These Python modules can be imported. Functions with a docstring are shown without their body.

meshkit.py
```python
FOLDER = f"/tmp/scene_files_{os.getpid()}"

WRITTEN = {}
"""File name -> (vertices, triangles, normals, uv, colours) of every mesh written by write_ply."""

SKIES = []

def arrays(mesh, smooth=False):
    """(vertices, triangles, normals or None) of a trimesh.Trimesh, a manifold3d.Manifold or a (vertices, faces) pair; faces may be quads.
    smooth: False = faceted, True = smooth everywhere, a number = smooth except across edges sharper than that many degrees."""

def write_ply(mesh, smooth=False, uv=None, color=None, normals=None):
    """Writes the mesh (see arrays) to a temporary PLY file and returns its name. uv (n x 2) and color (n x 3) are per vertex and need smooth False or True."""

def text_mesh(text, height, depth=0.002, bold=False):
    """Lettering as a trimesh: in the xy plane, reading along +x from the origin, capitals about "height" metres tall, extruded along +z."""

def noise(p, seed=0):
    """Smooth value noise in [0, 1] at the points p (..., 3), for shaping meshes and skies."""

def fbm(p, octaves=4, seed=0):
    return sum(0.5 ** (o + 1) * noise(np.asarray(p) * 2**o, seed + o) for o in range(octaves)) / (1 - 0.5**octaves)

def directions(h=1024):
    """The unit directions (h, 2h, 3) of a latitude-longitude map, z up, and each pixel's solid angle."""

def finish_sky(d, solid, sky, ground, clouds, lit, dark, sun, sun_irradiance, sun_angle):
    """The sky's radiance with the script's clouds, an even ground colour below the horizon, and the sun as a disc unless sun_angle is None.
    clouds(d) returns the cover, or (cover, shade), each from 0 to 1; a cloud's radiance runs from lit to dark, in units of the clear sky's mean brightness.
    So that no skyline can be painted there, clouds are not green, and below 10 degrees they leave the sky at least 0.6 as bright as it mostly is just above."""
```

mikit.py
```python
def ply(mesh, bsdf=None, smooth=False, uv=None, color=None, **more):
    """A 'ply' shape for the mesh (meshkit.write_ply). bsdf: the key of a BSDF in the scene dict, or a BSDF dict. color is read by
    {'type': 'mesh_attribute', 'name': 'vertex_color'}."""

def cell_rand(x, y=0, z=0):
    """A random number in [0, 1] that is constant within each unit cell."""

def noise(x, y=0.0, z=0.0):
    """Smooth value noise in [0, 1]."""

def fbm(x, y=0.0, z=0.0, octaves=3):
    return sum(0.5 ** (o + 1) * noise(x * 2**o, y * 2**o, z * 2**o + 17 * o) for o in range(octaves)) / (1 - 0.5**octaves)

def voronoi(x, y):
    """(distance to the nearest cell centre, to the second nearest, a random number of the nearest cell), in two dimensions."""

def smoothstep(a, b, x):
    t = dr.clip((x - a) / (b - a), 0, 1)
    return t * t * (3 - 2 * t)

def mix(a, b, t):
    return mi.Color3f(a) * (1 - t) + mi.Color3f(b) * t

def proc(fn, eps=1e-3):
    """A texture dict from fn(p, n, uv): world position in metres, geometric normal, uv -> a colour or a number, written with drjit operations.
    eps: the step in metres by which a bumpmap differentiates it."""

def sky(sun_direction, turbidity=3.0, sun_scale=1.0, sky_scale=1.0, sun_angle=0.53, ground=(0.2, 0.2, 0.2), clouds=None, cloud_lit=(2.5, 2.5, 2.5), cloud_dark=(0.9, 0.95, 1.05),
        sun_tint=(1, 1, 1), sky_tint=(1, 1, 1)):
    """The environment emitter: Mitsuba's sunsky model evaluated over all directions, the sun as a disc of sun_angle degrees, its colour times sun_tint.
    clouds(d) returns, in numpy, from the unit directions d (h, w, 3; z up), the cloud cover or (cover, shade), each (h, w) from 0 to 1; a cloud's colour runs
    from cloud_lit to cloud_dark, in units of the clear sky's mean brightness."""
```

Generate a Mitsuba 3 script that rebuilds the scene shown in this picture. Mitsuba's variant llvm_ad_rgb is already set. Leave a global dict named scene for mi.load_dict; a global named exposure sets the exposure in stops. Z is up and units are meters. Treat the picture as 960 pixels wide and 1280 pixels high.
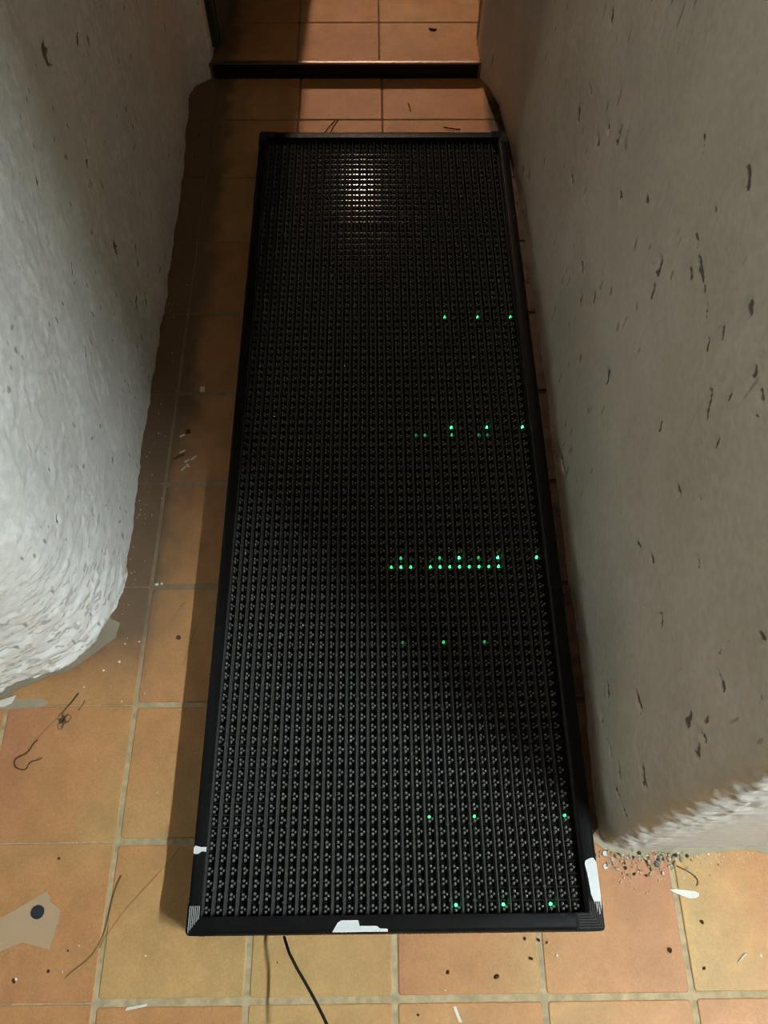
import math, random
import numpy as np, trimesh, shapely
from shapely.geometry import Polygon, LineString, box as sbox
import drjit as dr
import mitsuba as mi
import mikit, meshkit
from mikit import noise, fbm, smoothstep, mix, cell_rand

random.seed(7)
rng = np.random.default_rng(7)
T = mi.ScalarTransform4f
scene = {'type': 'scene'}
labels = {}

# ------------------------------------------------------------------ camera, exposure, lights
CAM = np.array([0.37835, 0.06440, 1.26458])
FWD = np.array([0.01008, 0.47104, -0.88206])
UP = np.array([0.00676, 0.88205, 0.47111])
scene['camera'] = {'type': 'perspective', 'fov': 50.679, 'fov_axis': 'x', 'near_clip': 0.02, 'far_clip': 50.0,
                   'to_world': T().look_at(origin=CAM.tolist(), target=(CAM + FWD).tolist(), up=UP.tolist())}
exposure = 3.3
TUBE_X, TUBE_Y0, TUBE_Y1, TUBE_Z, TUBE_R, TUBE_RAD = 1.68, -0.88, -0.25, 2.10, 0.019, (66.0, 75.0, 75.0)
FAR_LAMP, FAR_R, FAR_RAD = (0.30, 4.0, 2.15), 0.03, (320.0, 215.0, 150.0)


# ------------------------------------------------------------------ helpers
def numbered(key):
    if key not in scene and key not in labels:
        return key
    k = 1
    while f'{key}_{k:03d}' in scene or f'{key}_{k:03d}' in labels:
        k += 1
    return f'{key}_{k:03d}'


def put(name, mesh, bsdf, parent=None, smooth=False, label=None, cat=None, group=None, kind=None, **more):
    key = numbered(f'{parent}__{name}' if parent else name)
    scene[key] = mikit.ply(mesh, bsdf, smooth=smooth, **more) if not isinstance(mesh, dict) else {**mesh, **more}
    note(key, label, cat, group, kind)
    return key


def note(key, label=None, cat=None, group=None, kind=None):
    d = {k: v for k, v in (('label', label), ('category', cat), ('group', group), ('kind', kind)) if v}
    if d:
        labels[key] = d
    return key


def thing(name, label, cat, group=None):
    key = numbered(name)
    return note(key, label, cat, group)


def bx(x0, x1, y0, y1, z0, z1):
    m = trimesh.creation.box((x1 - x0, y1 - y0, z1 - z0))
    m.apply_translation(((x0 + x1) / 2, (y0 + y1) / 2, (z0 + z1) / 2))
    return m


def cat_(ms):
    return trimesh.util.concatenate(ms)


def extrude(poly, h, z=0.0):
    parts = []
    for g in getattr(poly, 'geoms', [poly]):
        m = trimesh.creation.extrude_polygon(g, h, engine='earcut')
        m.apply_translation((0, 0, z))
        parts.append(m)
    return cat_(parts)


def spline(pts, n=40):
    from scipy.interpolate import CubicSpline
    pts = np.asarray(pts, float)
    t = np.r_[0, np.cumsum(np.linalg.norm(np.diff(pts, axis=0), axis=1))]
    return CubicSpline(t, pts)(np.linspace(0, t[-1], n))


def tube(pts, r, sides=6):
    p = np.asarray(pts, float)
    r = np.broadcast_to(r, (len(p),))
    t = np.gradient(p, axis=0)
    t /= np.linalg.norm(t, axis=1, keepdims=True) + 1e-12
    a = np.cross(t, np.where(np.abs(t[:, 2:]) < 0.9, [0, 0, 1.0], [1.0, 0, 0]))
    a /= np.linalg.norm(a, axis=1, keepdims=True) + 1e-12
    b = np.cross(t, a)
    ang = np.arange(sides) * 2 * np.pi / sides
    v = (p[:, None] + r[:, None, None] * (np.cos(ang)[None, :, None] * a[:, None] + np.sin(ang)[None, :, None] * b[:, None])).reshape(-1, 3)
    f = []
    for i in range(len(p) - 1):
        for j in range(sides):
            q = (i * sides + j, i * sides + (j + 1) % sides, (i + 1) * sides + (j + 1) % sides, (i + 1) * sides + j)
            f += [(q[0], q[1], q[2]), (q[0], q[2], q[3])]
    c0, c1, L = len(v), len(v) + 1, (len(p) - 1) * sides
    v = np.vstack([v, p[:1], p[-1:]])
    for j in range(sides):
        f += [(c0, (j + 1) % sides, j), (c1, L + j, L + (j + 1) % sides)]
    m = trimesh.Trimesh(v, f, process=False)
    m.fix_normals()
    return m


def crumb(x, y, r, z=0.0, flat=0.7, seed=0, sub=1, stretch=1.0):
    r = r * .66
    m = trimesh.creation.icosphere(subdivisions=sub, radius=1.0)
    v = np.array(m.vertices)
    v *= 0.65 + 0.7 * meshkit.noise(v * 1.3 + 10 + seed * 3.7)[:, None]
    a = seed * 2.39
    v *= (r * stretch, r, r * flat)
    c, s = math.cos(a), math.sin(a)
    v = v @ np.array([[c, s, 0], [-s, c, 0], [0, 0, 1]])
    v += (x, y, z - v[:, 2].min() - 0.0002)
    return trimesh.Trimesh(v, m.faces, process=False)


def flatpiece(pts, h, z=0.0, curl=0.0):
    m = extrude(Polygon(pts).buffer(0), h, z)
    if curl:
        m = m.subdivide().subdivide()
        c = m.vertices.mean(0)
        d = np.linalg.norm(m.vertices[:, :2] - c[:2], axis=1)
        m.vertices[:, 2] += curl * (d / d.max()) ** 2
    return m


# ------------------------------------------------------------------ materials
def rgb(*c):
    return {'type': 'rgb', 'value': list(c)}


def diffuse(name, c):
    scene[name] = {'type': 'twosided', 'bsdf': {'type': 'diffuse', 'reflectance': rgb(*c)}}
    return name


def plastic(name, c, rough=0.3, spec=0.5):
    scene[name] = {'type': 'twosided', 'bsdf': {'type': 'principled', 'base_color': rgb(*c), 'roughness': rough, 'specular': spec}}
    return name


TILE = 0.2
C0, C1, R0, R1 = -5, 9, -4, 10          # tiles that are built one by one
# tones of the tiles round the sign: (tone 0 tan .. 1 brick red, gradient strength, gradient direction as a turn)
TONES = {(-1, -1): (.45, .15, .1), (0, -1): (.5, .1, .3), (1, -1): (.15, .2, 0), (2, -1): (.25, .3, .2), (3, -1): (.3, .2, .0), (4, -1): (.55, .2, .5),
         (-2, 0): (.5, .2, 0), (-1, 0): (.5, .35, .75), (0, 0): (.22, .25, .3), (1, 0): (.15, .2, .1), (2, 0): (.55, .5, .45), (3, 0): (.62, .35, .1), (4, 0): (.3, .55, .02), (5, 0): (.5, .2, .2),
         (-1, 1): (.5, .5, .45), (0, 1): (.3, .2, .3), (-1, 2): (.4, .2, .2), (0, 2): (.42, .3, .6), (-1, 3): (.5, .2, .2), (0, 3): (.55, .25, .3), (0, 4): (.5, .2, .8), (0, 5): (.6, .2, .1),
         (1, 8): (.45, .1, .1), (2, 8): (.4, .1, .3), (1, 9): (.45, .1, .1), (2, 9): (.45, .1, .2), (3, 8): (.5, .1, .3), (3, 9): (.5, .1, .3)}
_W, _H = C1 - C0, R1 - R0 + 3
_tt = np.zeros((_H, _W, 3), np.float32)
_tt[..., 0] = rng.uniform(.2, .6, (_H, _W)); _tt[..., 1] = rng.uniform(.1, .4, (_H, _W)); _tt[..., 2] = rng.uniform(0, 1, (_H, _W))
for (c, r), v in TONES.items():
    _tt[r - R0, c - C0] = v
_tone, _grad, _dirx, _diry = (np.ascontiguousarray(a).ravel().astype(np.float32) for a in
                              (_tt[..., 0], _tt[..., 1], np.cos(2 * np.pi * _tt[..., 2]), np.sin(2 * np.pi * _tt[..., 2])))


def ramp(t):
    a = mix((.58, .36, .148), (.57, .280, .115), smoothstep(0.0, 0.5, t))
    return mix(a, (.50, .215, .115), smoothstep(0.45, 1.05, t))


def tile_fn(p, n, uv):
    cx, cy = dr.floor(p.x / TILE), dr.floor(p.y / TILE)
    fx, fy = p.x / TILE - cx - .5, p.y / TILE - cy - .5
    i = mi.UInt32(dr.clip(cx - C0, 0, _W - 1)) + mi.UInt32(dr.clip(cy - R0, 0, _H - 1)) * _W
    g = lambda a: dr.gather(mi.Float, mi.Float(a), i)
    t = g(_tone) + g(_grad) * (fx * g(_dirx) + fy * g(_diry)) * 1.3
    t += (fbm(p.x * 9, p.y * 9, 3.0, 3) - .5) * .25
    c = ramp(t)
    c = c * (0.90 + 0.2 * fbm(p.x * 420, p.y * 420, 1.0, 2))
    c = c * (0.86 + 0.28 * fbm(p.x * 30, p.y * 30, 5.0, 3))
    # grey dust swept against the wall on the left and patches of dried dirt
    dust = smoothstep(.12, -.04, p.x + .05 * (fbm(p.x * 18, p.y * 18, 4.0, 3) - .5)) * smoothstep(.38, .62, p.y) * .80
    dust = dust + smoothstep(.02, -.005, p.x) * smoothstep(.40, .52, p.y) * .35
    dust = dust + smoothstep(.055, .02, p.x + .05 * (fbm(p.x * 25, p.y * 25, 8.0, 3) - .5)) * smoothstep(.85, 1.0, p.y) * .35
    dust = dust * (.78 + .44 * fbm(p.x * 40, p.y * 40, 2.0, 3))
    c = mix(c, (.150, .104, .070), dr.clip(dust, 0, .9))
    gap = smoothstep(.640, .662, p.x) * smoothstep(.185, .215, p.y) * smoothstep(1.95, 1.85, p.y)     # grime, with the shade of the gap painted in
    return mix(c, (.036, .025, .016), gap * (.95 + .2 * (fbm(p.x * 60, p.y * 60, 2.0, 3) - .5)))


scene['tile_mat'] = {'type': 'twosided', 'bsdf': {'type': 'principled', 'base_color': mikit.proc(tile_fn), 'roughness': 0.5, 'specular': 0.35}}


def grout_fn(p, n, uv):
    g = mi.Color3f(.52, .405, .25) * (.7 + .6 * fbm(p.x * 120, p.y * 120, 2.0, 3))
    g = mix(g, (.036, .025, .016), smoothstep(.640, .662, p.x) * smoothstep(.185, .215, p.y) * smoothstep(1.95, 1.85, p.y) * .96)  # joints get the same grime and painted gap shade
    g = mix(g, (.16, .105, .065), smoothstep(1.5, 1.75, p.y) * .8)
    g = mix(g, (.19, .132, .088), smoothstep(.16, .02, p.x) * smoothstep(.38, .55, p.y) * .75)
    cx, cy = dr.floor(p.x / TILE), dr.floor(p.y / TILE)
    fx, fy = dr.abs(p.x / TILE - cx - .5), dr.abs(p.y / TILE - cy - .5)
    far = (cx < C0) | (cx >= C1) | (cy < R0)
    inside = (fx < .482) & (fy < .482)
    return dr.select(far & inside, ramp(.2 + .4 * cell_rand(cx, cy)), g)


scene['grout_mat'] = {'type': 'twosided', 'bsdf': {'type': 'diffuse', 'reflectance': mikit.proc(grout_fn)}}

# marks on the plaster: y0, z0, y1, z1, radius in metres on the wall
RIGHT_MARKS = [(1.1909, .6078, 1.1805, .6019, .006), (1.2372, .4259, 1.2286, .4151, .006), (1.012, .5613, 1.0078, .5427, .006), (1.104, .4799, 1.0923, .4781, .006), (1.2073, .4873, 1.1958, .4861, .004), (1.0692, .5214, 1.0619, .5217, .005), (.6489, .7869, .6406, .7806, .0064), (.7628, .7354, .7539, .7259, .0032), (.6796, .7192, .6722, .7172, .0048), (.6646, .6672, .6325, .6607, .0062), (.6946, .6746, .6853, .6718, .0043), (.7453, .5872, .7434, .5742, .006), (.7367, .5582, .7346, .5445, .0045), (.9131, .3567, .91, .3447, .006), (.9657, .3005, .9639, .288, .005), (1.0096, .3197, .9994, .3197, .006), (1.1857, .3414, 1.1743, .3412, .005), (.8454, .5905, .8406, .5911, .004), (.9316, .524, .9215, .5223, .004), (.6743, .6442, .6678, .643, .0056), (.6147, .6619, .6051, .6544, .003), (.7655, .3632, .762, .3478, .006), (.5301, .6342, .5151, .6131, .0041), (.5012, .6696, .4993, .6648, .003), (.4569, .6991, .4515, .701, .0029), (.4701, .7161, .4627, .7151, .0035), (.4806, .6273, .4783, .6199, .0035), (.4949, .5088, .4877, .5126, .004), (.5028, .3542, .4945, .3601, .004), (.4702, .3933, .462, .3951, .0032), (.4043, .5225, .3993, .5197, .003), (.4592, .5599, .4533, .5589, .003), (.5471, .7357, .5397, .7299, .0045), (.5675, .6814, .5622, .6765, .0043), (.5803, .6493, .5746, .6418, .004), (.49, .7174, .4885, .7117, .0036), (.8189, .0508, .7923, .0567, .005), (.5869, .4986, .5834, .4907, .004), (.3953, .3886, .3889, .385, .005), (.3408, .2561, .3184, .2683, .0055), (.2859, .5153, .2748, .5191, .0054), (.3086, .5299, .3046, .5277, .0027), (.2899, .6166, .2862, .6193, .0042), (.2452, .5887, .2431, .5891, .0043), (.2728, .4256, .2644, .416, .007), (.2609, .4698, .2572, .4655, .0045), (.2387, .4327, .2316, .4288, .0058), (.2486, .4451, .2404, .454, .004), (.249, .2498, .2366, .2461, .007), (.233, .2507, .2308, .2528, .005), (.249, .1192, .2083, .1482, .0030), (.3105, .1064, .2915, .1134, .003), (.3848, .1348, .3737, .1331, .004), (.2726, .1449, .2581, .1448, .005), (.3613, .0839, .349, .0865, .004)]
LEFT_MARKS = [(1.1035, .6106, 1.0986, .5964, .009), (1.2409, .5457, 1.2272, .5423, .004), (1.0876, .2937, 1.0851, .2786, .006), (1.1782, .1999, 1.1608, .1746, .004), (1.0965, .4427, 1.094, .4377, .004), (1.1439, .1145, 1.139, .0941, .005), (1.1024, .1507, 1.0868, .1428, .005), (.9262, .5559, .9209, .5505, .003), (.9164, .4181, .9056, .4058, .002), (.6259, .3826, .6235, .3786, .003), (.5837, .2869, .5801, .282, .003), (.8621, .273, .8577, .2668, .003)]


def mark_depth(y, z, marks, L, sqrt, minimum, maximum):
    """Nearness 0..1 to the nearest chip, in numpy or drjit alike."""
    best = 0 * y
    for y0, z0, y1, z1, r in marks:
        dy, dz = y1 - y0, z1 - z0
        t = minimum(maximum(((y - y0) * dy + (z - z0) * dz) / (dy * dy + dz * dz + 1e-9), 0), 1)
        d = sqrt((y - y0 - t * dy) ** 2 + (z - z0 - t * dz) ** 2) / r
        best = maximum(best, 1.6 - d)
    return best


def right_fn(p, n, uv):
    m = fbm(p.y * 5, p.z * 5, p.x * 5, 4)
    c = mix((.73, .705, .62), (.82, .80, .72), smoothstep(.3, .7, m))
    c = c * (.9 + .2 * fbm(p.y * 160, p.z * 160, p.x * 160, 2))
    face = smoothstep(.1880, .1915, p.y + .009 * (fbm(p.z * 70, p.x * 70, 3.0, 4) - .5))
    # fresh white plaster on the end face
    c = mix(mi.Color3f(.70, .705, .685) * (.88 + .24 * fbm(p.x * 140, p.z * 200, p.y * 60, 3)), c, face)
    j = (fbm(p.y * 170, p.z * 170, 4.0, 2) - .5) * 1.9
    k = smoothstep(.75, 1.3, mark_depth(p.y, p.z, RIGHT_MARKS, None, dr.sqrt, dr.minimum, dr.maximum) + j) * face
    c = mix(c, (.095, .08, .06), k * .8)
    # fine vertical scuffs and pin holes
    s = smoothstep(.80, .90, fbm(p.y * 75, p.z * 28, 9.0, 2)) * smoothstep(.45, .62, fbm(p.y * 4, p.z * 4, 2.0, 2)) * face
    return mix(c, (.16, .135, .105), s * .5)


def left_fn(p, n, uv):
    m = fbm(p.y * 5, p.z * 4, p.x * 5, 4)
    c = mix((.78, .80, .77), (.85, .87, .845), smoothstep(.3, .7, m))
    fl = smoothstep(.50, .60, fbm(p.y * 115, p.z * 62, p.x * 115, 3)) * smoothstep(.32, .58, fbm(p.y * 14, p.z * 9, p.x * 14, 2))
    c = mix(c, (.92, .93, .92), fl * .75)
    # the torn corner shows whiter plaster, cracked in fine level lines
    torn = smoothstep(.78, .52, p.y + .12 * (fbm(p.y * 9, p.z * 9, p.x * 9, 3) - .5)) * smoothstep(.40, .14, p.z + .1 * (fbm(p.y * 9, p.z * 9, p.x * 9 + 4, 3) - .5))
    c = mix(c, (.91, .915, .895), torn * .85)
    cr = smoothstep(.60, .72, fbm((p.y + p.x) * 55, p.z * 230, 3.0, 3))
    c = mix(c, (.42, .40, .35), cr * torn * .7)
    c = c * (.9 + .2 * fbm(p.y * 160, p.z * 160, p.x * 160, 2))
    j = (fbm(p.y * 170, p.z * 170, 4.0, 2) - .5) * 1.6
    k = smoothstep(.55, 1.0, mark_depth(p.y, p.z, LEFT_MARKS, None, dr.sqrt, dr.minimum, dr.maximum) + j)
    c = mix(c, (.09, .07, .05), k * .85)
    s = smoothstep(.83, .9, fbm(p.y * 90 + p.x * 60, p.z * 50, 9.0, 2))
    return mix(c, (.2, .17, .13), s * .6)


scene['plaster_right'] = {'type': 'twosided', 'bsdf': {'type': 'diffuse', 'reflectance': mikit.proc(right_fn)}}
scene['plaster_left'] = {'type': 'twosided', 'bsdf': {'type': 'diffuse', 'reflectance': mikit.proc(left_fn)}}
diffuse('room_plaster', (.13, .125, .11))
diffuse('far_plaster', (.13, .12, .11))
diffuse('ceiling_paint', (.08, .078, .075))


def mortar_fn(p, n, uv):
    return mix((.33, .275, .20), (.52, .45, .33), fbm(p.x * 60, p.y * 60, p.z * 60, 4))


diffuse('mortar_grey', (.34, .29, .225))
scene['mortar_mat'] = {'type': 'twosided', 'bsdf': {'type': 'diffuse', 'reflectance': mikit.proc(mortar_fn)}}

plastic('black_frame', (.0065, .0065, .007), .38, .1)
diffuse('black_matte', (.008, .008, .008))
plastic('black_board', (.007, .007, .007), .10, .2)
diffuse('black_shade', (.060, .062, .061))
plastic('bulb_epoxy', (.15, .155, .145), .5, .12)
plastic('black_cable', (.012, .011, .011), .4, .4)
plastic('white_paint', (.74, .77, .79), .5, .4)
plastic('worn_paint_and_glint', (.30, .31, .32), .5, .4)  # rubbed paint on the ridges, and the painted highlight on the far rail
plastic('white_flake', (.82, .79, .72), .5, .3)
plastic('white_plastic', (.80, .80, .78), .35, .5)
diffuse('dark_crumb', (.075, .045, .028))
diffuse('pale_crumb', (.66, .60, .50))
diffuse('gravel_grey', (.44, .38, .26))
diffuse('gravel_dark', (.07, .058, .045))
diffuse('straw', (.40, .27, .12))
diffuse('dark_straw', (.11, .065, .03))
diffuse('lint_mat', (.10, .085, .07))
plastic('pebble_mat', (.16, .16, .165), .6, .3)
plastic('button_mat', (.03, .034, .045), .35, .5)
plastic('green_post', (.03, .055, .035), .4, .4)
scene['steel'] = {'type': 'twosided', 'bsdf': {'type': 'principled', 'base_color': rgb(.55, .52, .48), 'metallic': 1.0, 'roughness': .35}}
scene['brass_strip'] = {'type': 'twosided', 'bsdf': {'type': 'principled', 'base_color': rgb(.30, .26, .22), 'metallic': 1.0, 'roughness': .4}}
scene['tape_mat'] = {'type': 'twosided', 'bsdf': {'type': 'principled', 'base_color': rgb(.56, .38, .235), 'roughness': .3, 'specular': .6}}


# ------------------------------------------------------------------ the setting: floor
FLOOR_TOP = -0.0015
put('floor', bx(-1.6, 2.4, -2.2, 2.02, -.06, FLOOR_TOP), 'grout_mat', kind='structure', label='terracotta tiled floor of the narrow passage')


def tile_mesh(x0, x1, y0, y1, z0, z1, r=.004, b=.0012):
    """A tile with rounded corners and a small bevel: a ring of points at three heights."""
    P = sbox(x0 + r, y0 + r, x1 - r, y1 - r).buffer(r, quad_segs=2)
    Q = sbox(x0 + r, y0 + r, x1 - r, y1 - r).buffer(r - b, quad_segs=2)
    a, q = np.array(P.exterior.coords)[:-1], np.array(Q.exterior.coords)[:-1]
    if len(a) != len(q):
        return bx(x0, x1, y0, y1, z0, z1)
    n = len(a)
    v = np.vstack([np.c_[a, np.full(n, z0)], np.c_[a, np.full(n, z1 - b * .6)], np.c_[q, np.full(n, z1)]])
    f = []
    for k in range(2):
        for i in range(n):
            j = (i + 1) % n
            f += [(k * n + i, k * n + j, k * n + n + j), (k * n + i, k * n + n + j, k * n + n + i)]
    f += [(2 * n, 2 * n + i, 2 * n + i + 1) for i in range(1, n - 1)]
    m = trimesh.Trimesh(v, f, process=False)
    if m.face_normals[-1][2] < 0:
        m.invert()
    return m


def blocked(x, y):
    if x > .78 and y > .26: return True
    if y > .5 and x < -.13: return True
    if y > .42 and x < -.3: return True
    return False


trng = np.random.default_rng(3)
for r in range(R0, R1):
    for c in range(C0, C1):
        j = trng.normal(0, .0004, 5)
        x0, y0 = c * TILE, r * TILE
        y1 = y0 + TILE - .0037
        if blocked(x0 + .1, y0 + .1) and blocked(x0, y0) and blocked(x0 + .2, y0 + .02) and blocked(x0 + .2, y0 + .2):
            continue
        gx = (.0043 if c >= 1 else .0034) if r < 6 else .0020
        gy = (.0043 if r < 6 else .0018) if c >= 0 else .0013
        if r >= 8 and c == 3:
            continue
        wide = .1 if r >= 8 and c == 2 else 0      # the tile by the right wall is a wider cut
        put('tile', tile_mesh(x0 + gx + j[0], x0 + TILE + wide - gx + j[1], y0 + gy + j[2], min(y0 + TILE - gy, 1.957) + j[3], -.009, j[4] * .6), 'tile_mat', 'floor')

# the step up into the lit room behind
STEP_Y, STEP_Z = 1.957, .04
put('floor', bx(-1.2, 2.0, STEP_Y, 5.0, -.06, STEP_Z - .0015), 'grout_mat', kind='structure', label='raised tiled floor of the lit room behind the step')
yr = [STEP_Y + .006, 2.121] + [2.121 + .2 * k for k in range(1, 6)]
for k in range(len(yr) - 1):
    for c in range(-2, 5):
        x0 = c * TILE - .006 + (.06 if c == 3 else 0)
        x1 = (c + 1) * TILE - .006 + (.06 if c == 2 else 0)
        put('tile', tile_mesh(x0 + .0015, x1 - .0015, yr[k] + .0018, yr[k + 1] - .0018, STEP_Z - .006, STEP_Z), 'tile_mat', 'floor_001')
diffuse('riser_shade', (.022, .018, .015))  # near black: the shade on the riser is put into its colour
put('trim_3', bx(-.012, .637, STEP_Y - .0012, STEP_Y, -.0015, STEP_Z - .0035), 'riser_shade', kind='structure', label='riser of the low step with its shade put into the dark colour')
put('trim_1', bx(-.013, .636, STEP_Y - .002, STEP_Y + .006, STEP_Z - .0035, STEP_Z + .0012), 'brass_strip', kind='structure', label='thin metal edge strip along the step')


# ------------------------------------------------------------------ the setting: plaster walls
def resample(ch):
    """ch: (x, y, step). Points along the chain, spaced by the step of each span's start."""
    out = []
    for (x0, y0, st), (x1, y1, _) in zip(ch[:-1], ch[1:]):
        n = max(1, int(round(math.hypot(x1 - x0, y1 - y0) / st)))
        for k in range(n):
            t = k / n
            out.append((x0 + (x1 - x0) * t, y0 + (y1 - y0) * t))
    out.append(ch[-1][:2])
    return np.array(out)


def sheet(chain, zs, side, disp):
    p = resample(chain)
    for _ in range(3):      # round the plan's corners a little
        p[1:-1] = .25 * p[:-2] + .5 * p[1:-1] + .25 * p[2:]
    t = np.gradient(p, axis=0)
    t /= np.linalg.norm(t, axis=1, keepdims=True)
    n = np.c_[-t[:, 1], t[:, 0]] * side
    s = np.r_[0, np.cumsum(np.linalg.norm(np.diff(p, axis=0), axis=1))]
    N, M = len(p), len(zs)
    P = np.zeros((N, M, 3))
    P[..., :2] = p[:, None]
    P[..., 2] = zs[None]
    d = disp(P, np.broadcast_to(s[:, None], (N, M)), n)
    P[..., :2] += n[:, None] * d[..., None]
    i, j = np.meshgrid(np.arange(N - 1), np.arange(M - 1), indexing='ij')
    q = np.stack([i * M + j, (i + 1) * M + j, (i + 1) * M + j + 1, i * M + j + 1], -1).reshape(-1, 4)
    f = np.vstack([q[:, [0, 1, 2]], q[:, [0, 2, 3]]])
    return trimesh.Trimesh(P.reshape(-1, 3), f, process=False)


ZS = np.r_[np.linspace(-.02, .95, 235), np.linspace(.97, 1.3, 14), np.linspace(1.35, 2.35, 12)]


def ramp_np(a, b, x):
    t = np.clip((x - a) / (b - a), 0, 1)
    return t * t * (3 - 2 * t)


def left_disp(P, s, n):
    x, y, z = P[..., 0], P[..., 1], P[..., 2]
    q = np.stack([s * 1, z * 1, 0 * z], -1)
    d = (meshkit.fbm(q * (3, 2.5, 1), 3, 1) - .5) * .013
    d += (meshkit.fbm(q * (12, 8, 1) + 5, 3, 2) - .5) * .007
    fl = ramp_np(.5, .62, meshkit.fbm(q * (115, 62, 1) + 9, 3, 3))
    d += fl * .0012
    d += (meshkit.fbm(q * (150, 90, 1) + 2, 2, 6) - .5) * .0012
    # the corner: torn plaster in flaky layers, thicker towards the floor
    corner = ramp_np(.72, .45, y) * ramp_np(.34, .05, z)
    d += corner * (ramp_np(.42, .62, meshkit.fbm(q * (26, 60, 1) + 4, 4, 8)) * .006 - .002)
    d += corner * (meshkit.fbm(q * (60, 170, 1) + 14, 3, 18) - .5) * .0055
    d -= ramp_np(.020, .008, z + .012 * (meshkit.fbm(q * (30, 1, 1), 3, 9) - .5)) * ramp_np(.62, .5, y) * .012
    # ragged foot
    d += (meshkit.fbm(q * (22, 10, 1) + 31, 3, 12) - .5) * .009 * ramp_np(.05, .0, z)
    d -= .003 * np.clip(mark_depth(y, z, LEFT_MARKS, None, np.sqrt, np.minimum, np.maximum), 0, 1) * (np.abs(n[:, :1]) > .8)
    return d * ramp_np(2.0, 1.93, y)


def right_disp(P, s, n):
    x, y, z = P[..., 0], P[..., 1], P[..., 2]
    q = np.stack([s * 1, z * 1, 0 * z], -1)
    d = (meshkit.fbm(q * (2.5, 2.5, 1), 3, 21) - .5) * .012
    d += (meshkit.fbm(q * (11, 9, 1) + 5, 3, 22) - .5) * .004
    d += (meshkit.fbm(q * (90, 70, 1) + 2, 2, 26) - .5) * .0010
    end = ramp_np(.205, .192, y)
    d += end * (ramp_np(.42, .6, meshkit.fbm(q * (120, 90, 1) + 4, 4, 28)) * .0026 - .001) * ramp_np(.82, .74, x)
    d -= .003 * np.clip(mark_depth(y, z, RIGHT_MARKS, None, np.sqrt, np.minimum, np.maximum), 0, 1) * (np.abs(n[:, :1]) > .8)
    return d * ramp_np(2.0, 1.93, y)


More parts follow.
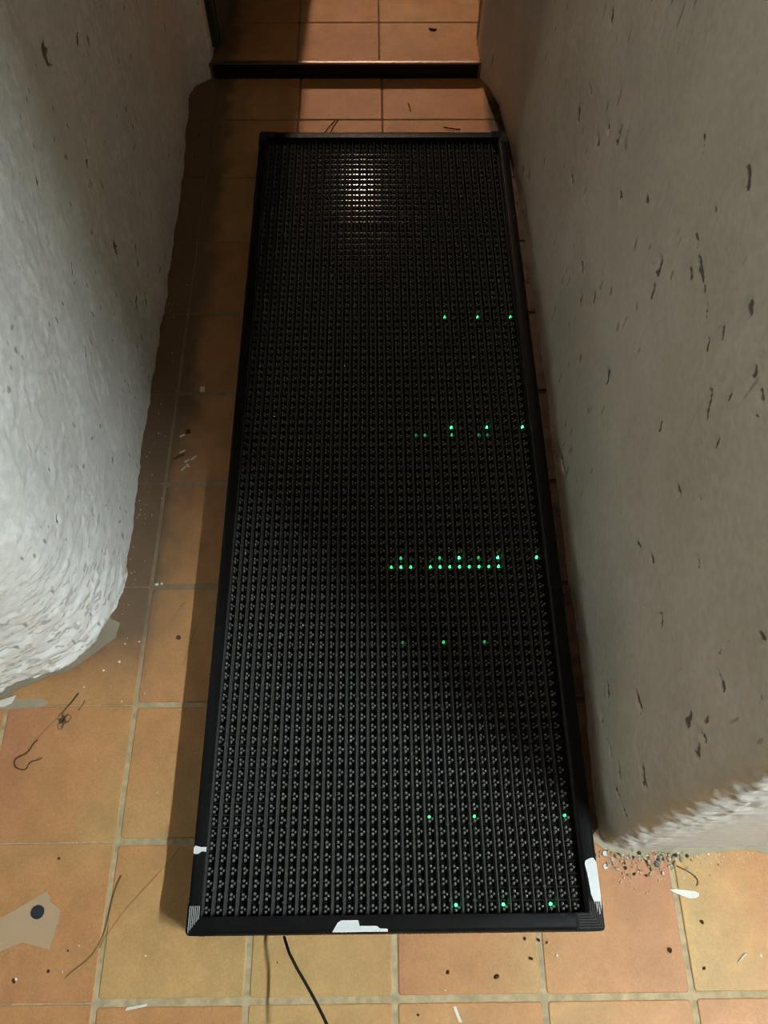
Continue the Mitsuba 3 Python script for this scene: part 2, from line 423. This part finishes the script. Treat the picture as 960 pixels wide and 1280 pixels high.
LEFT = [(-1.6, .30, .05), (-.75, .335, .02), (-.42, .372, .006), (-.30, .392, .0045), (-.214, .414, .0045), (-.168, .435, .0045), (-.125, .458, .0045), (-.099, .474, .0045), (-.078, .495, .0045), (-.066, .514, .0045),
        (-.056, .545, .0045), (-.052, .577, .0045), (-.049, .67, .0045), (-.05, .9, .0045), (-.05, 1.18, .007), (-.056, 1.41, .008), (-.060, 1.66, .008), (-.064, 1.9, .006), (-.056, 1.925, .005), (-.012, 1.962, .008), (-.012, 2.06, .02)]
RIGHT = [(.637, 2.05, .02), (.637, 1.962, .006), (.66, 1.93, .008), (.685, 1.86, .008), (.698, 1.72, .008), (.705, 1.5, .008), (.707, 1.2, .007), (.705, .87, .0045), (.702, .5, .0045), (.702, .25, .0035), (.703, .207, .003), (.707, .198, .003),
         (.716, .190, .003), (.732, .187, .003), (.75, .187, .0045), (.84, .187, .0045), (1.0, .188, .006), (1.15, .19, .03), (2.4, .19, .03)]
put('wall_left', sheet(LEFT, ZS, -1, left_disp), 'plaster_left', smooth=True, kind='structure', label='rough pale plaster wall with a rounded corner, left of the sign')
put('wall_right', sheet(RIGHT, ZS, -1, right_disp), 'plaster_right', smooth=True, kind='structure', label='grey plaster wall with dark chips, right of the sign')

# the rest of the shell: near room, far room, lintel and ceiling
H = 2.35
put('wall_back', bx(-.012, .637, 1.962, 2.05, 1.98, H), 'room_plaster', kind='structure')
put('ceiling', bx(-1.7, 2.5, -2.3, 5.1, H, H + .1), 'ceiling_paint', kind='structure')
put('wall_near_left', bx(-1.7, -1.6, -2.2, .33, -.06, H), 'room_plaster', kind='structure')
put('wall_near_right', bx(2.4, 2.5, -2.2, .23, -.06, H), 'room_plaster', kind='structure')
put('wall_near_front', bx(-1.7, 2.5, -2.3, -2.2, -.06, H), 'room_plaster', kind='structure')
put('wall_far_left', cat_([extrude(Polygon([(-.02, 2.06), (.006, 2.03), (.075, 2.6), (.2417, 2.65), (.2417, 2.85), (-.9, 2.85), (-.9, 2.06)]), H + .06, -.06)]), 'far_plaster', kind='structure')  # side wall; its unseen jog is added to block part of the bulb's light
put('wall_far_side', bx(-1.3, -1.2, 2.85, 5.0, -.06, H), 'far_plaster', kind='structure')
put('wall_far_front', bx(-1.3, -.85, 2.75, 2.85, -.06, H), 'far_plaster', kind='structure')
put('wall_far_right', bx(2.0, 2.1, 2.05, 5.0, -.06, H), 'far_plaster', kind='structure')
put('wall_far_near', bx(.637, 2.1, 2.02, 2.06, -.06, H), 'far_plaster', kind='structure')
put('wall_far_back', bx(-1.3, 2.1, 5.0, 5.1, -.06, H), 'far_plaster', kind='structure')
put('trim_2', bx(-.016, .004, 2.0, 2.03, STEP_Z + .012, 1.98), 'green_post', kind='structure', label='dark green door frame post left of the step')


# mortar along the wall feet
def strip_poly(pts, w0, w1, seed, step=.008):
    L = LineString(pts)
    n = int(L.length / step)
    a, b = [], []
    r = np.random.default_rng(seed)
    wob = np.interp(np.arange(n + 1), np.arange(0, n + 4, 3), r.uniform(w0, w1, len(np.arange(0, n + 4, 3))))
    for k in range(n + 1):
        q0, q1 = L.interpolate(k / n, True), L.interpolate(min(1, k / n + .01), True)
        if k == n:
            q0p = L.interpolate(.99, True); dx, dy = q0.x - q0p.x, q0.y - q0p.y
        else:
            dx, dy = q1.x - q0.x, q1.y - q0.y
        l = math.hypot(dx, dy)
        a.append((q0.x, q0.y)); b.append((q0.x - dy / l * wob[k], q0.y + dx / l * wob[k]))
    return Polygon(a + b[::-1]).buffer(0)


put('mortar', extrude(strip_poly([(1.6, .20), (.72, .199), (.703, .215)], .016, .027, 4), .0035, -.001), 'mortar_mat', 'wall_right')
put('mortar', extrude(strip_poly([(-.062, .545), (-.082, .505), (-.13, .472), (-.19, .442), (-.30, .412), (-.5, .38)][::-1], -.030, -.014, 5), .003, -.001), 'mortar_grey', 'wall_left')
put('mortar', extrude(Polygon([(-.225, .404), (-.19, .409), (-.15, .409), (-.138, .405), (-.148, .400), (-.2, .397), (-.23, .397)]).buffer(.002), .0012, -.0002), 'mortar_mat', 'floor')

# ------------------------------------------------------------------ lamps
lamp = thing('tube_lamp', 'bare fluorescent tube hanging in the room beside the passage', 'lamp')
put('tube', tube([(TUBE_X, y, TUBE_Z) for y in np.linspace(TUBE_Y0, TUBE_Y1, 5)], TUBE_R, 12), 'white_plastic', lamp, emitter={'type': 'area', 'radiance': rgb(*TUBE_RAD), 'sampling_weight': 30.0})
put('housing', bx(TUBE_X - .03, TUBE_X + .03, TUBE_Y0 - .04, TUBE_Y1 + .04, TUBE_Z + .035, TUBE_Z + .085), 'white_plastic', lamp)
for y in (TUBE_Y0 - .025, TUBE_Y1 + .025):
    put('lamp_holder', bx(TUBE_X - .02, TUBE_X + .02, y - .012, y + .012, TUBE_Z - .022, TUBE_Z + .036), 'white_plastic', lamp)
for y in (TUBE_Y0 + .12, TUBE_Y1 - .12):
    put('rod', tube([(TUBE_X, y, TUBE_Z + .08), (TUBE_X, y, H)], .005), 'steel', lamp)
lamp = thing('hanging_bulb', 'warm bare bulb hanging in the room behind the step', 'lamp')
m = trimesh.creation.icosphere(subdivisions=2, radius=FAR_R); m.apply_translation(FAR_LAMP)
put('bulb', m, 'white_plastic', lamp, emitter={'type': 'area', 'radiance': rgb(*FAR_RAD), 'sampling_weight': 20.0})
put('cord', tube([(FAR_LAMP[0], FAR_LAMP[1], FAR_LAMP[2] + FAR_R), (FAR_LAMP[0], FAR_LAMP[1], H)], .003), 'black_cable', lamp)

# ------------------------------------------------------------------ the LED sign
PX0, PX1, PY0, PY1 = .126, .6755, .0775, 1.660      # outer edges
IX0, IX1, IY0, IY1 = .1445, .6560, .0995, 1.6370    # opening inside the rails
ZB, ZLIP, ZBOARD = .003, .0745, .0560
GX, GY = .0159, .0160
LX0, LY0 = .1498, .1078                              # centre of the first pixel
sign = thing('led_sign_panel', 'long black LED sign panel lying on its back on the terracotta tiles', 'sign')
put('tray', bx(PX0 + .004, PX1 - .004, PY0 + .004, PY1 - .004, ZB, ZBOARD - .004), 'black_frame', sign)


def rail(x0, y0, x1, y1, w, nx, ny):
    """A straight rail from (x0,y0) to (x1,y1) along its outer edge; (nx,ny) points inwards."""
    prof = [(.0, ZB), (.0, ZLIP - .0085), (.0008, ZLIP - .0045), (.003, ZLIP - .0015), (.0065, ZLIP), (w - .0012, ZLIP), (w, ZLIP - .0010), (w, ZB)]
    v, f, n = [], [], len(prof)
    for (x, y) in ((x0, y0), (x1, y1)):
        v += [(x + nx * a, y + ny * a, z) for a, z in prof]
    for i in range(n):
        j = (i + 1) % n
        f += [(i, j, n + j), (i, n + j, n + i)]
    for i in range(1, n - 1):
        f += [(0, i, i + 1), (n, n + i + 1, n + i)]
    m = trimesh.Trimesh(v, f, process=False)
    m.fix_normals()
    return m


CAP = .038
put('frame_rail', rail(PX0 + CAP, PY0, PX1 - CAP, PY0, IY0 - PY0, 0, 1), 'black_frame', sign, smooth=40)
put('frame_rail', rail(PX0 + CAP, PY1, PX1 - CAP, PY1, PY1 - IY1, 0, -1), 'black_frame', sign, smooth=40)
put('frame_rail', rail(PX0, PY0 + CAP, PX0, PY1 - CAP, IX0 - PX0, 1, 0), 'black_frame', sign, smooth=40)
put('frame_rail', rail(PX1, PY0 + CAP, PX1, PY1 - CAP, PX1 - IX1, -1, 0), 'black_frame', sign, smooth=40)
outer = sbox(PX0 + .006, PY0 + .006, PX1 - .006, PY1 - .006).buffer(.006, quad_segs=5)
hole = sbox(IX0, IY0, IX1, IY1)
for sx, sy in ((0, 0), (1, 0), (0, 1), (1, 1)):
    cx, cy = (PX0, PX1)[sx], (PY0, PY1)[sy]
    dx, dy = (1, -1)[sx], (1, -1)[sy]
    sq = sbox(*sorted((cx, cx + dx * CAP))[:1], *sorted((cy, cy + dy * CAP))[:1], *sorted((cx, cx + dx * CAP))[1:], *sorted((cy, cy + dy * CAP))[1:])
    L = outer.difference(hole).intersection(sq)
    body = cat_([extrude(L, ZLIP - .004 - ZB, ZB), extrude(outer.buffer(-.0012).difference(hole).intersection(sq), .0025, ZLIP - .004), extrude(outer.buffer(-.004).difference(hole).intersection(sq), .0018, ZLIP - .0015)])
    cap = put('corner_cap', body, 'black_frame', sign)
    wv, wh = abs((IX0, IX1)[sx] - cx), abs((IY0, IY1)[sy] - cy)
    vert, hor = [], []
    K = 6
    for k in range(K):       # nested ribs that meet on the mitre
        av, ah = .0035 + (wv - .005) * k / (K - .5), .0035 + (wh - .005) * k / (K - .5)
        bw = .0013
        y_in, x_in = cy + dy * ah, cx + dx * av
        x_a, x_b = sorted((cx + dx * av, cx + dx * (av + bw)))
        y_a, y_b = sorted((y_in, cy + dy * (CAP - .003)))
        vert.append(bx(x_a, x_b, y_a, y_b, ZLIP, ZLIP + .0013))
        y_a, y_b = sorted((cy + dy * ah, cy + dy * (ah + bw)))
        x_a, x_b = sorted((x_in + dx * bw, cx + dx * (CAP - .003)))
        hor.append(bx(x_a, x_b, y_a, y_b, ZLIP, ZLIP + .0013))
    if sy == 0 and sx == 0:
        put('ridges', cat_(hor), 'black_frame', cap)
        put('ridges', cat_(vert), 'worn_paint_and_glint', cap, label='corner ridges rubbed with white paint')
    else:
        put('ridges', cat_(vert + hor), 'black_shade', cap)

# thin lip round the opening, and the white paint on the frame
put('inner_lip', cat_([bx(IX0, IX0 + .0012, IY0, IY1, ZBOARD, ZLIP - .004), bx(IX1 - .0012, IX1, IY0, IY1, ZBOARD, ZLIP - .004)]), 'black_shade', sign)


def smear(pts, z=ZLIP, **k):
    put('paint_smear', extrude(Polygon(pts).buffer(0), .0005, z - .0001), 'white_paint', sign, label='smear of white paint', **k)


SM1 = [(-.0578 + .3755, .0797), (.3245, .0905), (.3290, .0935), (.3515, .0938), (.3535, .0868), (.3760, .0868), (.3795, .0838), (.3900, .0832), (.3905, .0797)]
smear(SM1)
sr = np.random.default_rng(12)
right_edge = [(.6735, .1605), (.6737, .150), (.6738, .138), (.6740, .126), (.6738, .117), (.6733, .108), (.6725, .101)]
left_edge = [(.6640, .113), (.6613, .122), (.6603, .137), (.6592, .149), (.6575, .158), (.6590, .1625), (.6640, .1650), (.6700, .1662)]
smear(right_edge + [(.6700, .097), (.6680, .104), (.6668, .099), (.6655, .108)] + left_edge)
smear([(.1275, .183), (.1290, .187), (.1345, .1855), (.1385, .1845), (.1448, .1848), (.1448, .1785), (.139, .1795), (.134, .176), (.128, .1765)])

put('painted_highlight', bx(.558, .672, PY1 - .0058, PY1 - .0034, ZLIP - .0012, ZLIP + .0003), 'worn_paint_and_glint', sign, label='painted lamp highlight along the edge of the far rail')  # pale strip painted in as the lamp's highlight on the rail

# modules of 16 x 16 pixels
LIT = [(21, 0, 1), (25, 0, 1), (29, 0, 1), (19, 7, .25), (23, 7, .3), (31, 7, .25), (21, 23, .03), (25, 23, .12), (29, 23, .03),
       (16, 31, .25), (17, 31, .55), (18, 31, .3), (20, 31, .35), (21, 31, .5), (22, 31, .3), (23, 31, .5), (24, 31, .35), (25, 31, .4), (26, 31, .3), (27, 31, .55),
       (17, 32, .12), (21, 32, .12), (23, 32, .9), (25, 32, .08), (27, 32, .9), (31, 32, .6),
       (19, 47, .03), (20, 47, .06), (24, 47, .1), (27, 47, .02), (28, 47, .03), (24, 48, .8), (28, 48, .7), (24, 64, .35), (28, 64, .35)]
LIT = [l for l in LIT if l[1] not in (48, 64, 47, 23)]
LIT += [(23, 48, .8), (27, 48, .7), (31, 48, .75), (23, 64, .3), (27, 64, .32), (31, 64, .3), (19, 47, .03), (20, 47, .06), (23, 47, .1), (26, 47, .03), (27, 47, .03), (21, 23, .12), (25, 23, .06), (17, 23, .03)]
lit_at = {(c, r): s for c, r, s in LIT}
BULBS = [(-.0014, .0030), (.0028, .0000), (-.0014, -.0030)]


def bulb(x, y, r=.0021, h=.0068, sides=8):
    ang = np.arange(sides) * 2 * np.pi / sides
    v = []
    for rr, zz in ((1.12, 0), (1.12, .18), (1.0, .18), (.98, .55), (.72, .86)):
        v += [(x + r * rr * math.cos(a), y + r * rr * math.sin(a), ZBOARD + h * zz) for a in ang]
    v.append((x, y, ZBOARD + h))
    f = []
    for k in range(4):
        for i in range(sides):
            j = (i + 1) % sides
            f += [(k * sides + i, k * sides + j, k * sides + sides + j), (k * sides + i, k * sides + sides + j, k * sides + sides + i)]
    f += [(4 * sides + i, 4 * sides + (i + 1) % sides, 5 * sides) for i in range(sides)]
    return np.array(v), np.array(f)


def add_mesh(parts):
    off, V, F = 0, [], []
    for v, f in parts:
        V.append(v); F.append(f + off); off += len(v)
    return trimesh.Trimesh(np.vstack(V), np.vstack(F), process=False)


RW, RT, RH = .0060, .0014, .0105      # a light shade's foot, crest and height


def shade_mesh(length):
    prof = [(-RW / 2, 0), (-RT / 2, RH), (RT / 2, RH), (RW / 2, 0)]
    v = [(x, y, z) for y in (0, length) for x, z in prof]
    f = [(0, 1, 2), (0, 2, 3), (4, 6, 5), (4, 7, 6)]
    for i in range(3):
        f += [(i, i + 4, i + 5), (i, i + 5, i + 1)]
    return trimesh.Trimesh(v, f, process=False)


mlen = 16 * GY
SHADE = mikit.ply(shade_mesh(mlen - .0006), 'black_shade')
SCREW = mikit.ply(trimesh.creation.cylinder(radius=.0024, height=.0035, sections=8), 'black_shade')
jr = np.random.default_rng(5)
for mr in range(6):
    for mc in range(2):
        x_a = LX0 + (mc * 16 - .5) * GX
        y_a = LY0 + (mr * 16 - .5) * GY
        board = bx(x_a + .0002, x_a + 16 * GX - .0002, y_a + .0003, y_a + mlen - .0003, ZBOARD - .006, ZBOARD)
        ribs = [bx(x_a + .001, x_a + 16 * GX - .001, y_a + k * GY - .0010, y_a + k * GY + .0010, ZBOARD - .001, ZBOARD + .0014) for k in range(1, 16)]
        mod = put('led_module', board, 'black_matte', sign)
        put('cross_bars', cat_(ribs), 'black_board', mod)
        parts = []
        for r in range(16):
            for c in range(16):
                gc, gr = mc * 16 + c, mr * 16 + r
                px, py = LX0 + gc * GX, LY0 + gr * GY
                for k, (ox, oy) in enumerate(BULBS):
                    if k == 0 and (gc, gr) in lit_at:
                        continue
                    jx, jy = jr.normal(0, .00022, 2)
                    parts.append(bulb(px + ox + jx, py + oy + jy, r=.0021 * jr.uniform(.93, 1.05), h=.0068 * jr.uniform(.93, 1.05)))
        put('led_bulbs', add_mesh(parts), 'bulb_epoxy', mod, smooth=35, kind='stuff', label='unlit clear LED bulbs in clusters of three')
        for c in range(16):
            put('light_shade', SHADE, None, mod, to_world=T().translate([x_a + c * GX + (.0006 if c == 0 else 0) - .0006, y_a + .0003, ZBOARD - .0005]))
        for c in (1, 5, 7, 13):
            for r in (1, 2, 7, 14):
                if (c in (1, 13)) == (r in (2, 14)):
                    put('screw_boss', SCREW, None, mod, to_world=T().translate([x_a + c * GX - .0006, y_a + r * GY, ZBOARD + RH - .0012]))
        for (gc, gr), s in lit_at.items():
            if gc // 16 == mc and gr // 16 == mr:
                v, f = bulb(LX0 + gc * GX + BULBS[0][0], LY0 + gr * GY + BULBS[0][1], r=.0021)
                put('lit_led', trimesh.Trimesh(v, f, process=False), 'bulb_epoxy', mod, label='glowing green LED',
                    emitter={'type': 'area', 'radiance': rgb(.02 * s, .55 * s, .13 * s), 'sampling_weight': .12})

# ------------------------------------------------------------------ the cable
path = spline([(.252, .0755, .040), (.257, .064, .051), (.290, .018, .090), (.333, -.045, .150), (.40, -.16, .20), (.52, -.36, .12), (.66, -.60, .012), (.9, -1.0, .003), (1.4, -1.9, .003)], 90)
put('power_cable', tube(path, .0019, 8), 'black_cable', smooth=True, label='thin black cable rising from the front edge of the LED sign', cat='cable')

# ------------------------------------------------------------------ litter on the floor
ORD = ['first', 'second', 'third', 'fourth', 'fifth', 'sixth', 'seventh', 'eighth', 'ninth', 'tenth', 'eleventh', 'twelfth', 'thirteenth', 'fourteenth', 'fifteenth', 'sixteenth', 'seventeenth']


def nth(i, items, axis):
    return ORD[sorted(range(len(items)), key=lambda k: items[k][axis]).index(i)]


put('plastic_shard', flatpiece([(.789, .1295), (.800, .1300), (.826, .1270), (.8315, .1240), (.8310, .1205), (.826, .1180), (.818, .1175), (.797, .1255)], .0012, 0, .003), 'white_flake', label='long tapered white shard on the tiles below the right wall', cat='shard')


def ring(x, y, r0, r1, h, z=0):
    m = trimesh.creation.annulus(r_min=r0, r_max=r1, height=h, sections=20)
    m.apply_translation((x, y, z + h / 2 - .0001))
    return m


put('washer', ring(.7055, .1775, .0007, .0036, .0018, .0020), 'white_plastic', label='small white round washer lying at the edge of the grit by the right wall', cat='washer')
put('washer', ring(.7045, .1605, .0007, .0034, .0018), 'white_plastic', label='small white round washer on bare tile just beside the sign frame', cat='washer')
put('washer', ring(.0555, .510, .0012, .0034, .0018), 'gravel_dark', label='small dark ring on the tile left of the sign', cat='washer')
put('pebble', crumb(.778, .162, .0058, 0, .7, 4, 2), 'pebble_mat', smooth=True, label='dark grey pebble in front of the grit by the right wall', cat='pebble')
put('twig', tube(spline([(.760, .171, .0025), (.765, .164, .002), (.769, .154, .001)], 14), np.linspace(.0004, .0009, 14)), 'dark_straw', label='short dark twig poking out of the grit by the right wall', cat='twig')
put('straw', tube(spline([(.804, .162, .0015), (.822, .152, .002), (.833, .139, .0015), (.830, .134, .001)], 24), .0007), 'dark_straw', label='thin curved brown stalk above the white shard', cat='straw')
put('paper_strip', flatpiece([(.477, -.009), (.481, -.009), (.488, -.027), (.484, -.027)], .0006), 'white_flake', label='narrow white paper strip in the foreground below the sign', cat='paper')
put('paper_strip', flatpiece([(.041, -.009), (.068, -.0045), (.070, -.0010), (.055, -.003), (.043, -.005)], .0007), 'white_flake', label='narrow white paper strip on the grout at the bottom left', cat='paper')
z0 = .0012
put('straw', tube(spline([(-.098, .406, z0), (-.11, .39, z0), (-.13, .366, z0), (-.153, .332, z0)], 30), .0006), 'straw', label='straight pale stalk beside the hooked one on the left tiles', cat='straw')
put('straw', tube(spline([(-.142, .347, .0015), (-.148, .340, .0015), (-.156, .3265, .002), (-.170, .318, .002), (-.1695, .310, .002), (-.161, .304, .002), (-.151, .304, .002), (-.147, .313, .002), (-.139, .316, .003), (-.129, .3215, .004)], 50), np.interp(np.linspace(0, 1, 50), [0, .1, .5, 1], [.0011, .0009, .0009, .0005])), 'dark_straw', label='dark curled stalk with a hooked end on the left tiles', cat='straw')
put('straw', tube(spline([(-.092, .419, z0), (-.096, .412, z0), (-.101, .404, z0), (-.108, .394, z0), (-.117, .383, z0)], 16), np.linspace(.0014, .0006, 16)), 'dark_straw', label='brown frayed stalk tip next to the left wall corner', cat='straw')
put('twig', tube(spline([(-.080, .408, z0), (-.084, .397, z0), (-.088, .392, z0)], 10), .0006), 'dark_straw', label='tiny forked twig near the left wall corner', cat='twig')
lint = [tube(spline(np.c_[jr.normal(-.109, .004, 4), jr.normal(.376, .006, 4), np.abs(jr.normal(.002, .001, 4)) + .0006], 14), .00035, 4) for _ in range(10)]
put('lint_tuft', cat_(lint), 'lint_mat', label='small dark tuft of lint beside the pale stalk', cat='lint')
put('tape_patch', flatpiece([(-.152, .1005), (-.105, .1275), (-.090, .1365), (-.0815, .128), (-.083, .124), (-.0655, .112), (-.067, .095), (-.073, .064), (-.111, .073), (-.150, .058)], .0005, .0004), 'tape_mat', label='greyish clear tape stuck on a tile at the left edge', cat='tape')
put('tape_patch', flatpiece([(-.110, .0745), (-.1035, .128), (-.0905, .136), (-.0815, .128), (-.083, .124), (-.0655, .112), (-.067, .095), (-.073, .064)], .0004, .0008), 'tape_mat', label='second layer of clear tape around the dark disc', cat='tape')
m = trimesh.creation.cylinder(radius=.0088, height=.003, sections=28); m.apply_translation((-.0965, .110, .0022))
put('disc', m, 'button_mat', label='dark blue black disc on the clear tape', cat='disc')
for pts, r, lab in (([(.015, .155, .004), (.008, .135, .003), (.004, .109, .002), (.001, .086, .001), (-.003, .065, .001)], .0011, 'dry grass blade along the grout line left of the sign'),
                    ([(.004, .100, .001), (-.001, .080, .001), (-.016, .0525, .0015), (-.030, .041, .0015), (-.045, .029, .001)], .0012, 'bent dry grass blade ending near the clear tape'),
                    ([(.092, .193, .001), (.057, .149, .001), (.009, .089, .0012), (-.001, .070, .001)], .0004, 'thin straight hair from the sign frame to the grass blade'),
                    ([(.062, .573, .001), (.050, .559, .0012), (.043, .541, .001)], .0006, 'short curved stalk on the tile between left wall and sign'),
                    ([(.083, .53, .001), (.075, .50, .001), (.068, .462, .001)], .0005, 'short straight stalk in the shadow beside the sign'),
                    ([(.262, 1.747, .001), (.277, 1.776, .003), (.288, 1.796, .001)], .0011, 'dark twig on the lit tiles behind the sign, left of its pair'),
                    ([(.275, 1.745, .001), (.284, 1.771, .002), (.295, 1.797, .001)], .0011, 'dark twig on the lit tiles behind the sign, right of its pair'),
                    ([(.545, 1.772, .001), (.562, 1.764, .003), (.584, 1.764, .001)], .0013, 'dark twig on the lit tiles behind the right end of the sign'),
                    ([(.463, 1.86, .001), (.466, 1.845, .003), (.468, 1.828, .001)], .001, 'short dark twig on the lit tiles in front of the step')):
    put('straw' if 'twig' not in lab else 'twig', tube(spline(pts, 24), r), 'dark_straw' if 'twig' in lab else 'straw', label=lab, cat='straw' if 'twig' not in lab else 'twig')
put('twig', tube(spline([(.521, 2.092, STEP_Z + .002), (.530, 2.086, STEP_Z + .003), (.538, 2.088, STEP_Z + .002)], 10), .0022), 'dark_straw', label='small dark bit on the raised floor beyond the step', cat='twig')
m = bx(-.0045, .0045, -.0065, .0065, 0, .0006); m.apply_transform(trimesh.transformations.rotation_matrix(.1, (0, 0, 1))); m.apply_translation((.047, 1.009, .0002))
put('paper_scrap', m, 'white_flake', label='small pale rectangle of paper on the dark floor left of the sign', cat='paper')
put('lump', crumb(.030, .911, .0065, 0, .8, 3, 2), 'dark_crumb', label='dark lump on the floor between left wall and sign', cat='lump')
SLIV = ((.020, .903, .5, .010), (.024, .868, .5, .011), (.046, .854, .75, .013), (.034, .848, .6, .010), (.030, .832, .9, .011), (.037, .838, 2.2, .009))
for i, (x, y, a, l) in enumerate(SLIV):
    m = bx(-l / 2, l / 2, -.0016, .0016, 0, .0012); m.apply_transform(trimesh.transformations.rotation_matrix(a, (0, 0, 1))); m.apply_translation((x, y, .0001))
    put('plastic_sliver', m, 'pale_crumb' if i else 'white_flake', label=f'pale sliver in the litter left of the sign, {nth(i, SLIV, 1)} from the front', cat='sliver', group='slivers in the litter left of the sign')
put('twig', tube(spline([(.010, .851, .001), (.018, .856, .003), (.028, .862, .001)], 10), .0018), 'dark_straw', label='dark twig among the pale slivers left of the sign', cat='twig')
put('paint_chip', flatpiece([(-.225, .3985), (-.204, .3985), (-.193, .4045), (-.189, .4165), (-.205, .411), (-.225, .404)], .0016, .0012), 'white_flake', label='white paint chip fallen at the foot of the left wall corner', cat='paint chip')

# countable crumbs: small dark ones right and left, pale ones
CR_A = [(.744, .150, .0026), (.761, .148, .0024), (.829, .088, .0032), (.778, .054, .0036), (.821, .032, .0028)]
for i, (x, y, r) in enumerate(CR_A):
    put('crumb', crumb(x, y, r, 0, .8, i + 20, 1, 1.4), 'dark_crumb', label=f'tiny dark crumb on the tiles right of the sign, {nth(i, CR_A, 0)} from the left', cat='crumb', group='dark crumbs right of the sign')
CR_B = [(.472, .031, .0032), (.538, .025, .0036), (.586, .046, .0030), (.599, .068, .0024), (.580, .070, .0026), (.610, .065, .0022), (.430, -.018, .0020)]
for i, (x, y, r) in enumerate(CR_B):
    put('crumb', crumb(x, y, r, 0, .8, i + 40, 1, 1.4), 'dark_crumb', label=f'tiny dark crumb on the tiles in front of the sign, {nth(i, CR_B, 0)} from the left', cat='crumb', group='dark crumbs in front of the sign')
CR_C = [(-.113, .027, .0030), (-.069, .038, .0026), (-.047, .062, .0018), (-.080, .179, .0024), (.240, .045, .0012)]
for i, (x, y, r) in enumerate(CR_C):
    put('crumb', crumb(x, y, r, 0, .8, i + 60, 1, 1.4), 'dark_crumb', label=f'tiny dark crumb on the tiles at the lower left, {nth(i, CR_C, 0)} from the left', cat='crumb', group='dark crumbs at the lower left')
put('stick', tube([(.868, .0380, .0016), (.879, .0470, .0018), (.8815, .0485, .0018)], [.0006, .0018, .0022]), 'pale_crumb', label='small tan match like stick on the right tiles', cat='stick')
CR_D = [(.622, .049, .0026), (.468, .010, .0012), (.902, .046, .0028), (.843, .176, .0022), (.855, .176, .003)]
for i, (x, y, r) in enumerate(CR_D):
    put('paint_crumb', crumb(x, y, r, 0, .6, i + 80), 'white_flake', label=f'tiny pale crumb on the tiles on the right, {nth(i, CR_D, 0)} from the left', cat='crumb', group='pale crumbs on the right')
CR_E = [(-.111, .029, .0030), (-.050, .037, .0018), (-.088, .082, .0022), (-.078, .099, .0022), (-.033, .068, .0018), (-.058, .200, .0016), (.050, .268, .0014), (.012, .418, .0018), (-.022, .406, .0022), (-.085, .429, .0022), (-.058, .456, .0028), (.009, .604, .0040), (.017, .605, .0038), (.060, .055, .0018), (-.035, .47, .003), (-.03, .50, .002)]
for i, (x, y, r) in enumerate(CR_E):
    put('paint_crumb', crumb(x, y, r, 0, .5, i + 100), 'white_flake', label=f'tiny pale crumb on the tiles left of the sign, {nth(i, CR_E, 1)} from the front', cat='crumb', group='pale crumbs on the left')


def scatter(n, pick, r0, r1, seed):
    g = np.random.default_rng(seed)
    return cat_([crumb(*pick(g), g.uniform(r0, r1) * (1 if g.random() < .85 else 1.6), 0, .8, i, 0) for i in range(n)])


def by_right(g):
    return g.normal(.762, .045), .186 - abs(g.normal(0, .013)) - .004


def by_right_thin(g):
    return g.uniform(.71, 1.1), .186 - abs(g.normal(0, .014)) - .002


put('gravel', scatter(230, by_right, .0010, .0034, 31), 'gravel_grey', kind='stuff', label='grey and tan grit heaped at the foot of the right wall corner', cat='grit')
put('dark_grit', scatter(28, by_right, .0016, .0038, 32), 'gravel_dark', kind='stuff', label='dark bits mixed into the grit by the right wall', cat='grit')
put('plaster_grit', cat_([scatter(150, by_right, .0010, .0026, 33), scatter(150, by_right_thin, .0007, .0017, 34), scatter(60, lambda g: (g.normal(.757, .03), .155 - abs(g.normal(0, .02))), .0008, .0017, 35)]), 'pale_crumb', kind='stuff', label='white plaster crumbs strewn below the right wall', cat='grit')
put('plaster_dust', cat_([scatter(70, lambda g: (-.045 + abs(g.normal(0, .018)), g.uniform(.5, 1.3)), .0007, .0022, 36), scatter(30, lambda g: (g.uniform(-.2, .1), g.uniform(0, .5)), .0005, .0010, 37)]), 'pale_crumb', kind='stuff', label='plaster crumbs strewn along the foot of the left wall', cat='grit')
put('dark_dust', scatter(60, lambda g: (-.04 + abs(g.normal(0, .02)), g.uniform(1.3, 1.9)), .0007, .0022, 38), 'gravel_dark', kind='stuff', label='dark crumbs strewn along the foot of the left wall', cat='grit')
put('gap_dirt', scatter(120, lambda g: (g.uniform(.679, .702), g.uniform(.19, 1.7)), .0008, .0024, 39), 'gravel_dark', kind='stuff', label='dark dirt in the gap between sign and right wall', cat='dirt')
